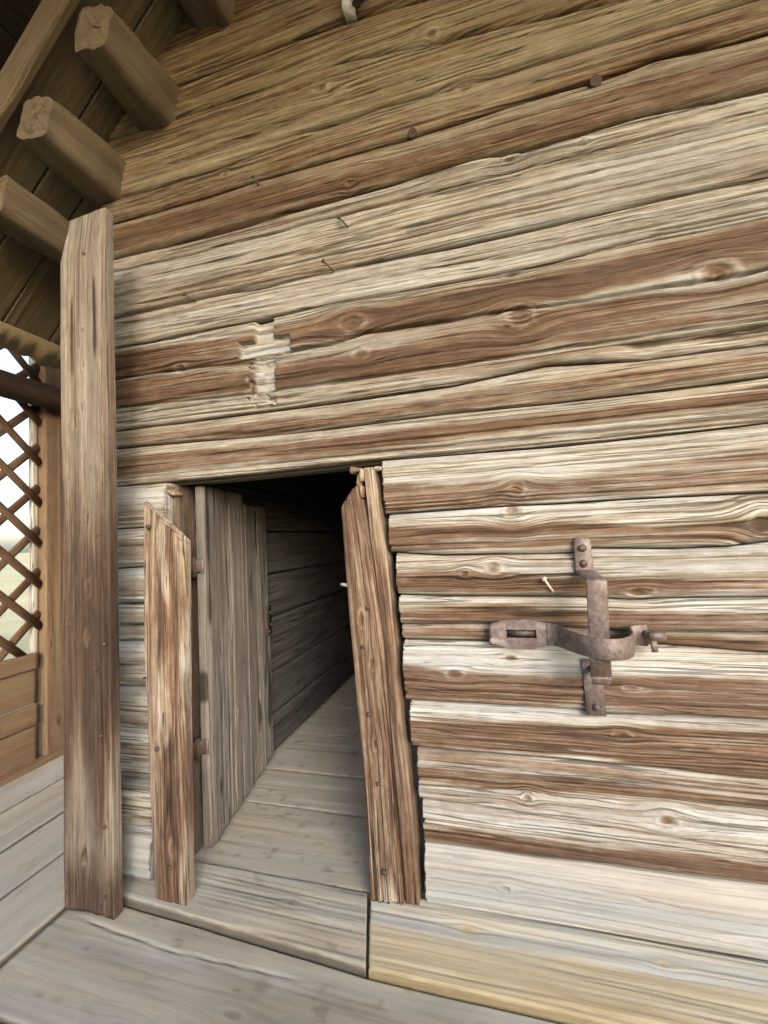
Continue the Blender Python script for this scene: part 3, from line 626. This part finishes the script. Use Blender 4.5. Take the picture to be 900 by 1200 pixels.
# ---- bent nails, pegs in the wall
def bent(x, z, dx, dz, mat='nail', r=.0035):
    tube('bent_nail', [(x + dx, .012, z + dz), (x + dx, -.018, z + dz), (x + dx * .8, -.028, z + dz * .8), (x, -.036, z)], r, mat, house, n=7)
    nail_head('nail', (x, -.036, z), (-dx, -.3 * abs(dz) - .01, -dz), r * 2.3, mat, house, .004, seed=int(abs(x * 100)))
bent(-.527, 2.535, .028, -.034); bent(-.60, 2.375, .03, -.03); bent(-1.24, 2.367, .03, -.022); bent(-.893, 2.80, .012, -.022); bent(.133, 1.132, .027, -.045, 'bright', .004)
def peg(x, z, r, L, drop, sd):
    tube('wall_peg', [(x, .03, z), (x + .002, -L * .5, z - drop * .4), (x + .004, -L, z - drop)], [r * 1.05, r, r * .92], 'dark', house, n=10, seed=sd, wob=r * .2, bl=.5)
peg(-.230, 2.806, .019, .020, .003, 3); peg(.402, 2.802, .021, .021, .003, 4)

# ---- gable roof overhang : purlins, boards, barge board, ragged eave
PUR = [(-1.955, 2.785, .118, -.30), (-1.665, 3.0, .122, -.335), (-1.378, 3.278, .122, -.33), (-1.065, 3.64, .12, -.33), (-.72, 3.97, .12, -.33)]
for k, (x, z, r_, ye) in enumerate(PUR):
    tube('purlin', [(x, ye, z), (x, ye + .02, z), (x, ye + .18, z - .003), (x, .25, z), (x, 3.2, z)] if k == 0 else [(x, ye, z), (x, ye + .02, z), (x, .10, z)], [r_ * .86, r_, r_, r_, r_] if k == 0 else [r_ * .84, r_ * .98, r_], 'roof', house, n=28, seed=700 + k, wob=.014, bl=.52, tn=.15, facet=4, du=.012 if k else .03)
def zr(x): return 2.925 + .985 * (x + 1.96)
sl = np.array((1, .985)) / math.hypot(1, .985)
nrm_r = (sl[1], 0, -sl[0])
yy = -.36; k = 0
while yy < 3.2:
    w = random.Random(k).uniform(.16, .24)
    xe = -2.47 + random.Random(k + 9).uniform(-.012, .012)
    board('roof_board', [(xe, yy + .003, zr(xe)), (.4, yy + .003, zr(.4))], [(xe, yy + w - .003, zr(xe)), (.4, yy + w - .003, zr(.4))], nrm_r, .03, 'roof', house, seed=720 + k, du=.03, dv=.02 if yy > .6 else .008, ew=.008, er=.006, bl=.5, tn=.35, r1=.001, checks=.003, rag=.003)
    yy += w; k += 1
bb = board('barge_board', [(-2.50, -.372, zr(-2.50) - .055), (.3, -.372, zr(.3) - .055)], [(-2.50, -.372, zr(-2.50) + .12), (.3, -.372, zr(.3) + .12)], (0, -1, 0), .032, 'roof', house, seed=760, du=.04, dv=.012, bl=.45, tn=.4)
bl_ = board('eave_lath', [(-2.475, -.34, zr(-2.475) - .012), (-2.475, 3.2, zr(-2.475) - .012)], [(-2.435, -.34, zr(-2.435) - .012), (-2.435, 3.2, zr(-2.435) - .012)], nrm_r, .02, 'roof', house, seed=761, du=.05, dv=.01, bl=.3)
# birch bark sticking out below the eave, torn along its edge
ny = 260; ys = np.linspace(-.36, 3.2, ny); tear = .05 + .075 * fb(ys * 9, ys * 0, 31, 4) + .03 * vn(ys * 40, ys * 0, 32)
pb = []
for dz in (.006, .0):
    for q in range(2):
        xo = -2.44 - (tear * .5 if q else 0); pb.append(np.stack([xo, ys, zr(xo) - .012 + dz - (.012 * fb(ys * 5, ys * 0, 33, 2) * q)], 1) if q else np.stack([np.full(ny, -2.40), ys, np.full(ny, zr(-2.40) - .012 + dz)], 1))
V3 = np.concatenate(pb); idx = np.arange(4 * ny).reshape(4, ny)
def qd(a, b): return np.stack([idx[a, :-1], idx[a, 1:], idx[b, 1:], idx[b, :-1]], -1)
link('bark_underlay', mk_mesh('bark_underlay', V3, np.concatenate([qd(0, 1), qd(1, 3), qd(3, 2), qd(2, 0)])), 'bark', house)
boxm('leak_block', (-1.69, -1.535), (.165, 3.7), (0.0, 2.7), M['dark'], house)  # solid dark box added to block light leaking between the logs
# side wall of the house along the left gallery (hidden behind the post from here)
zs_ = [0.0, .25, .52, .8, 1.08, 1.36, 1.64, 1.92, 2.2, 2.45, 2.70]
for k in range(len(zs_) - 1):
    board('log', [(-1.70, .10, zs_[k] + .003), (-1.70, 3.7, zs_[k] + .003)], [(-1.70, .10, zs_[k + 1] - .003), (-1.70, 3.7, zs_[k + 1] - .003)], (-1, 0, 0), .12, 'log', house, seed=780 + k, du=.04, dv=.012, ew=.03, er=.025, bl=.4, tn=.3)

# ================================================================== GALLERY FLOOR
fl = empty('gallery_floor', (0, 0, 0)); tag(fl, 'worn grey plank floor of the gallery', kind='structure')
def fbl(seed, base=.72, worn=.3):
    def f(U, V, g):
        return base + .22 * (fb(U * .9, g * 12, seed, 3) - .5) - worn * sst(.42, .7, fb(U * 1.6, V * 3.5, seed + 4, 3)) - .2 * sst(.72, .8, fb(U * 14, V * 26, seed + 6, 3))
    return f
Z0 = -.012
# planks running beside the house (along Y)
xb = [-2.84, -2.52, -2.20, -1.912, -1.626]
for k in range(4):
    board('floor_plank', [(xb[k] + .005, -3.0, Z0), (xb[k] + .005, 5.0, Z0)], [(xb[k + 1] - .005, -3.0, Z0), (xb[k + 1] - .005, 5.0, Z0)], (0, 0, 1), .045, 'floor', fl, seed=800 + k, du=.03, dv=.008, ew=.010, er=.008, blf=fbl(800 + k, .85, .12), r1=.0010, checks=.001, gap_shade=.95, kr=.12, knots=[(2.42, .02, .03, .014), (2.75, -.1, .03, .012)], tn=.0)
# planks along the front (along X), first one meets the sill boards
fbds = [-.262, -.600, -.93, -1.25, -1.58, -1.9, -2.23, -2.55, -2.9]
for k in range(len(fbds) - 1):
    y1, y0 = fbds[k], fbds[k + 1]
    y1r = y1
    o = board('floor_plank', [(-1.618, y0 + .004, Z0 - .006), (3.2, y0 + .004, Z0 - .006)], ([(-1.618, -.196, Z0 - .006), (-.46, -.266, Z0 - .006), (3.2, -.268, Z0 - .006)] if k == 0 else [(-1.618, y1 - .004, Z0 - .006), (3.2, y1 - .004, Z0 - .006)]), (0, 0, 1), .045, 'floor', fl, seed=820 + k, du=.016 if k < 2 else .05, dv=.006 if k < 2 else .02, ew=.010, er=.008, blf=fbl(820 + k, .78, .36), r1=.0010, checks=.001, und=.004, gap_shade=.95, kr=.12,
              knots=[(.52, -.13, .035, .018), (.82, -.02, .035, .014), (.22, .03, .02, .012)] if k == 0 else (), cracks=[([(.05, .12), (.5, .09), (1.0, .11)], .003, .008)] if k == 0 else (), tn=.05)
# threshold plank and the newer yellow sill board
th = board('threshold_board', [(-1.615, -.186, .003), (-.466, -.256, .003)], [(-1.615, .012, .003), (-.545, .012, .003)], (0, 0, 1), .05, 'floor', fl, seed=850, du=.010, dv=.005, ew=.014, er=.012, gap_shade=.9, kr=.3, blf=fbl(850, .70, .3), r1=.0012, checks=.0025, und=.004, knots=[(.82, .02, .02, .010)])
th['label'] = 'grey worn threshold board under the door'
def ybl(U, V, g):
    n = fb(U * 1.1, g * 14, 861, 3) - .5
    return .48 + .4 * n + .55 * sst(-.01, .04, V + .07 * n) - .15 * sst(.55, .7, fb(U * 3, g * 20, 863, 3))  # grey half by the wall: shade and reflection put into the colour
ys_b = board('sill_board', [(-.458, -.260, .007), (2.2, -.257, .007)], [(-.537, .02, .007), (2.2, .02, .007)], (0, 0, 1), .05, 'yellow', fl, seed=860, du=.010, dv=.005, ew=.016, er=.012, gap_shade=.85, kr=.2, blf=ybl, r1=.0016, checks=.004, und=.003, endrag=.008, knots=[(.335, .055, .03, .014), (.90, .055, .02, .012)])
ys_b['label'] = 'pale yellow pine sill board below the log wall'
# joist edges under the floor so that the gaps end in wood, not in air
for k in range(7):
    boxm('floor_joist', (-2.83, 3.2), (-2.9 + k * .42, -2.78 + k * .42), (-.26, -.085), M['dark'], fl)
for k in range(5):
    boxm('floor_joist', (-2.83, -1.72), (.1 + k * .9, .25 + k * .9), (-.26, -.085), M['dark'], fl)
boxm('dark_gap_sheet', (-2.84, 3.2), (-2.9, -.30), (-.083, -.064), M['dark'], fl)  # dark sheets added beneath the planks so the gaps stay dark
boxm('dark_gap_sheet', (-2.84, -1.72), (-.298, 5.0), (-.083, -.064), M['dark'], fl)

# ================================================================== LATTICE SCREEN along the left side of the gallery
lat = empty('lattice_screen', (-2.85, 0, 0)); tag(lat, 'brown diagonal lattice screen above a boarded parapet at the gallery edge', 'screen')
XL = -2.85
bays = [(-3.0, -1.30), (-1.175, .525), (.69, 2.39), (2.515, 4.3)]
zlo, zhi = .66, 3.98
def clip(c, sgn, y0, y1):
    # line Z = c + sgn*Y
    pts = []
    for y in (y0, y1):
        z = c + sgn * y
        if zlo <= z <= zhi: pts.append((y, z))
    for z in (zlo, zhi):
        y = (z - c) * sgn
        if y0 < y < y1: pts.append((y, z))
    pts.sort()
    return (pts[0], pts[-1]) if len(pts) >= 2 and pts[-1][0] - pts[0][0] > .05 else None
def slat(a, b, x, sd):
    a = np.array((x, a[0], a[1])); b = np.array((x, b[0], b[1])); d = (b - a) / np.linalg.norm(b - a); p = np.cross(d, (1, 0, 0)) * .0225
    board('slat', [a - p, b - p], [a + p, b + p], (1, 0, 0), .013, 'lattice', lat, seed=sd, du=.2, dv=.012, ew=.004, er=.002, bl=.35, rag=0, r1=.0004, checks=0, und=.001)
sd = 900
for (y0, y1) in bays:
    for k in range(-14, 30):
        c = clip(1.43 + k * .268, 1, y0 - .03, y1 + .03)
        if c: slat(c[0], c[1], XL - .012, sd); sd += 1
        c = clip(2.42 + k * .262, -1, y0 - .03, y1 + .03)
        if c: slat(c[0], c[1], XL + .004, sd); sd += 1
for k, (y0, y1) in enumerate([(-1.30, -1.175), (.562, .692), (2.39, 2.515), (4.3, 4.42)]):
    board('post', [(XL + .03, y0, -.05), (XL + .03, y0, 4.09)], [(XL + .03, y1, -.05), (XL + .03, y1, 4.09)], (1, 0, 0), .10, 'lattice', lat, seed=1200 + k, du=.03, dv=.008, ew=.01, er=.008, bl=.62, knots=[(.25, .02, .04, .02), (.75, -.03, .02, .01)], r1=.001, checks=.003)
    board('stile', [(XL - .025, y0 - .042, .60), (XL - .025, y0 - .042, 3.8)], [(XL - .025, y0 - .002, .60), (XL - .025, y0 - .002, 3.8)], (1, 0, 0), .03, 'stile', lat, seed=1210 + k, du=.06, dv=.008, bl=.7, checks=.003)
tube('rail', [(-2.76, -3.0, 2.29), (-2.76, -1, 2.292), (-2.76, 1, 2.29), (-2.76, 4.4, 2.29)], .078, 'lattice', lat, n=18, seed=1220, wob=.004, bl=.02, du=.06)
board('top_plate', [(XL + .05, -3.0, 3.94), (XL + .05, 5, 3.94)], [(XL + .05, -3.0, 4.09), (XL + .05, 5, 4.09)], (1, 0, 0), .14, 'lattice', lat, seed=1221, du=.1, dv=.03, bl=.3)
pz = [(-.03, .225), (.232, .352), (.36, .565), (.572, .668)]
for (y0, y1) in bays:
    for k, (z0, z1) in enumerate(pz):
        board('panel_board', [(XL + (.012, .022, .008, .024)[k], y0, z0), (XL + (.012, .022, .008, .024)[k], y1, z0)], [(XL + (.012, .022, .008, .024)[k], y0, z1), (XL + (.012, .022, .008, .024)[k], y1, z1)], (1, 0, 0), .035, 'lattice', lat, seed=1230 + k + int(y0 * 7 + 30), du=.03, dv=.008, ew=.010, er=.008, bl=.66, tn=.1, r1=.0012, checks=.003,
              knots=[(1.42, 0, .03, .016)] if k == 1 else ())
for (x0, x1) in [(-2.72, -1.2), (-1.07, .45), (.58, 2.1)]:      # unseen parapet added behind the viewer to cut low light on wall and floor
    for k, (z0, z1) in enumerate([(-.03, .31), (.318, .63), (.638, .93)]):
        board('panel_board', [(x0, -2.84, z0), (x1, -2.84, z0)], [(x0, -2.84, z1), (x1, -2.84, z1)], (0, 1, 0), .035, 'lattice', lat, seed=1270 + k + int(x0 * 9 + 40), du=.06, dv=.02, ew=.010, er=.008, bl=.6, tn=.1)
for k, x0 in enumerate((-1.2, .45, 2.1)):
    board('post', [(x0, -2.81, -.05), (x0, -2.81, 4.09)], [(x0 + .13, -2.81, -.05), (x0 + .13, -2.81, 4.09)], (0, 1, 0), .10, 'lattice', lat, seed=1290 + k, du=.08, dv=.02, bl=.6)  # unseen posts added with the light-cutting parapet
board('rail', [(-2.8, -2.79, .935), (2.25, -2.79, .935)], [(-2.8, -2.79, 1.02), (2.25, -2.79, 1.02)], (0, 1, 0), .12, 'lattice', lat, seed=1295, du=.08, dv=.02, bl=.5)  # top rail of the added parapet, out of view
board('base_beam', [(XL + .06, -3.0, -.05), (XL + .06, 5, -.05)], [(XL + .06, -3.0, .022), (XL + .06, 5, .022)], (1, 0, 0), .10, 'lattice', lat, seed=1260, du=.06, dv=.01, bl=.6, tn=.1)

# ================================================================== GALLERY CEILING (keeps the top of the wall in shade)
gc = empty('gallery_roof', (0, -1.5, 4.1)); tag(gc, 'dark board ceiling over the gallery in the top left corner', 'roof')
for k in range(22):
    x0 = -6.0 + k * .45
    y1 = 7.0 if x0 < -2.2 else (-.43)
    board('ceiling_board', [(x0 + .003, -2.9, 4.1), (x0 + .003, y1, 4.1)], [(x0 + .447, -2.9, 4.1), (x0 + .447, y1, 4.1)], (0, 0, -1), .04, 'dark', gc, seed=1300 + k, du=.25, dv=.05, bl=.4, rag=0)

# ================================================================== IRON BRACKET
ib = empty('iron_bracket', (.265, 0, .69)); tag(ib, 'rusty forged iron bracket of two crossed bands nailed to the log wall', 'bracket')
yw = -.026
def bend(pts, n=6, r=.018):
    """round the corners of a polyline"""
    out = [np.array(pts[0], float)]
    for i in range(1, len(pts) - 1):
        p, a, b = (np.array(pts[j], float) for j in (i, i - 1, i + 1))
        da = (a - p) / np.linalg.norm(a - p); db = (b - p) / np.linalg.norm(b - p)
        rr = min(r, np.linalg.norm(a - p) * .45, np.linalg.norm(b - p) * .45)
        s_, e_ = p + da * rr, p + db * rr
        for k in range(n + 1):
            t = k / n; out.append((1 - t) ** 2 * s_ + 2 * t * (1 - t) * p + t * t * e_)
    out.append(np.array(pts[-1], float)); return np.array(out)
xs0 = .262
vp = bend([(xs0 - .004, yw, 1.262), (xs0 - .002, yw, 1.152), (xs0, -.185, 1.142), (xs0 - .006, -.185, .868)], 7, .012)
hv = np.full(len(vp), .0275); hv[0] = .017
vp = np.insert(vp, 1, vp[0] + (0, 0, -.012), 0); hv = np.insert(hv, 1, .0255)
strip('upright_strap', vp, (1, 0, 0), .0275, None, .0075, 'iron', ib, halves=hv)
# curled lower end of the strap
cu = [(xs0 - .006, -.185 + .03 * (1 - math.cos(t)) * .9, .868 - .03 * math.sin(t) * .9) for t in np.linspace(0, 2.6, 10)]
strip('strap_hook', cu, (1, 0, 0), .026, None, .0075, 'iron', ib, halves=np.linspace(.0275, .016, 10))
strip('wall_plate', [(xs0 - .002, yw, .872), (xs0 + .0, yw, .80), (xs0 + .002, yw, .695)], (1, 0, 0), .029, None, .007, 'iron', ib)
tube('hook_eye', [(xs0 - .004, yw + .01, .845), (xs0 - .004, -.11, .842), (xs0 - .004, -.155, .85)], .010, 'iron', ib, n=9)
# cross band : leaf plate with a slot, half ring, end plate
zc = .951
plate = bend([(.128, yw - .004, zc), (-.052, yw - .004, zc - .0)], 2)
def leaf():
    xsp = np.linspace(-.052, .135, 24); hh = np.interp(xsp, [-.052, -.045, .0, .06, .10, .135], [.026, .034, .046, .048, .044, .035])
    sx0, sx1, sz = .004, .098, .0135
    v, q = [], []
    cols = sorted(set(list(xsp) + [sx0, sx1]))
    for yv in (yw - .011, yw - .003):
        for x in cols:
            h_ = float(np.interp(x, xsp, hh))
            for z in (-h_, -sz, sz, h_): v.append((x, yv, zc + z))
    nc = len(cols); f = []
    for s in range(2):
        o = s * nc * 4
        for i in range(nc - 1):
            for j in range(3):
                if j == 1 and cols[i] >= sx0 - 1e-6 and cols[i + 1] <= sx1 + 1e-6: continue
                a = [o + i * 4 + j, o + (i + 1) * 4 + j, o + (i + 1) * 4 + j + 1, o + i * 4 + j + 1]
                f.append(a if s == 0 else a[::-1])
    n4 = nc * 4
    for i in range(nc - 1):
        for j in (0, 3): f.append([i * 4 + j, (i + 1) * 4 + j, n4 + (i + 1) * 4 + j, n4 + i * 4 + j])
        if cols[i] >= sx0 - 1e-6 and cols[i + 1] <= sx1 + 1e-6:
            for j in (1, 2): f.append([i * 4 + j, (i + 1) * 4 + j, n4 + (i + 1) * 4 + j, n4 + i * 4 + j])
    for i in (0, nc - 1):
        for j in range(3): f.append([i * 4 + j, i * 4 + j + 1, n4 + i * 4 + j + 1, n4 + i * 4 + j])
    for cx in (sx0, sx1):
        i = cols.index(cx); f.append([i * 4 + 1, i * 4 + 2, n4 + i * 4 + 2, n4 + i * 4 + 1])
    return link('leaf_plate', mk_mesh('leaf_plate', v, np.array(f)), 'iron', ib)
leaf()
tube('slot_pin', [(.008, yw + .004, zc + .001), (.05, yw - .008, zc + .002), (.094, yw + .004, zc)], [.009, .0115, .009], 'nail', ib, n=10)
rp = np.array([(.128, yw - .007, zc), (.150, yw - .012, zc), (.165, -.055, zc), (.178, -.09, zc), (.195, -.13, zc), (.222, -.175, zc), (.255, -.205, zc), (.285, -.212, zc), (.315, -.203, zc), (.345, -.17, zc), (.362, -.12, zc), (.370, -.07, zc), (.373, yw - .012, zc), (.385, yw - .006, zc), (.425, yw - .006, zc)])
s_ = np.linspace(0, 1, 60); rp2 = resample(rp, s_)
for _ in range(3): rp2[1:-1] = (rp2[:-2] + 2 * rp2[1:-1] + rp2[2:]) / 4
hvr = np.interp(s_, [0, .1, .3, .9, 1], [.037, .034, .030, .030, .034])
strip('ring_band', rp2, (0, 0, 1), .03, None, .0075, 'iron', ib, halves=hvr)
tube('bolt', [(.415, yw, zc + .008), (.428, -.06, zc + .006)], [.010, .0095], 'iron', ib, n=8)
strip('bolt_head', [(.420, -.066, zc + .006), (.466, -.060, zc + .004)], (0, 0, 1), .011, None, .014, 'iron', ib)
strip('cotter', [(.432, -.058, zc - .004), (.436, -.056, zc - .045)], (1, 0, 0), .009, None, .008, 'iron', ib)
for k, (x, z) in enumerate([(xs0 - .006, 1.228), (xs0 - .004, 1.178), (xs0 + .002, .722)]):
    nail_head('nail', (x, yw - .004, z), fy, .0125, 'nail', ib, .009, seed=k + 5)

# ================================================================== WALL HOOK at the top edge
wh = empty('wall_hook', (-.43, 0, 3.40)); tag(wh, 'white block with dark hooks fixed high on the log wall', 'hook')
bk = boxm('block', (-.470, -.428), (-.055, .01), (3.355, 3.50), 'white', wh)
tube('hook', [(-.415, .02, 3.40), (-.415, -.06, 3.395), (-.412, -.075, 3.37), (-.41, -.07, 3.33)], .014, 'blackiron', wh, n=9)
tube('hook', [(-.388, .02, 3.42), (-.388, -.055, 3.415), (-.386, -.065, 3.39), (-.386, -.06, 3.35)], .013, 'blackiron', wh, n=9)
print('triangles', sum(len(o.data.loops) - 2 * len(o.data.polygons) for o in scene.objects if o.type == 'MESH'))
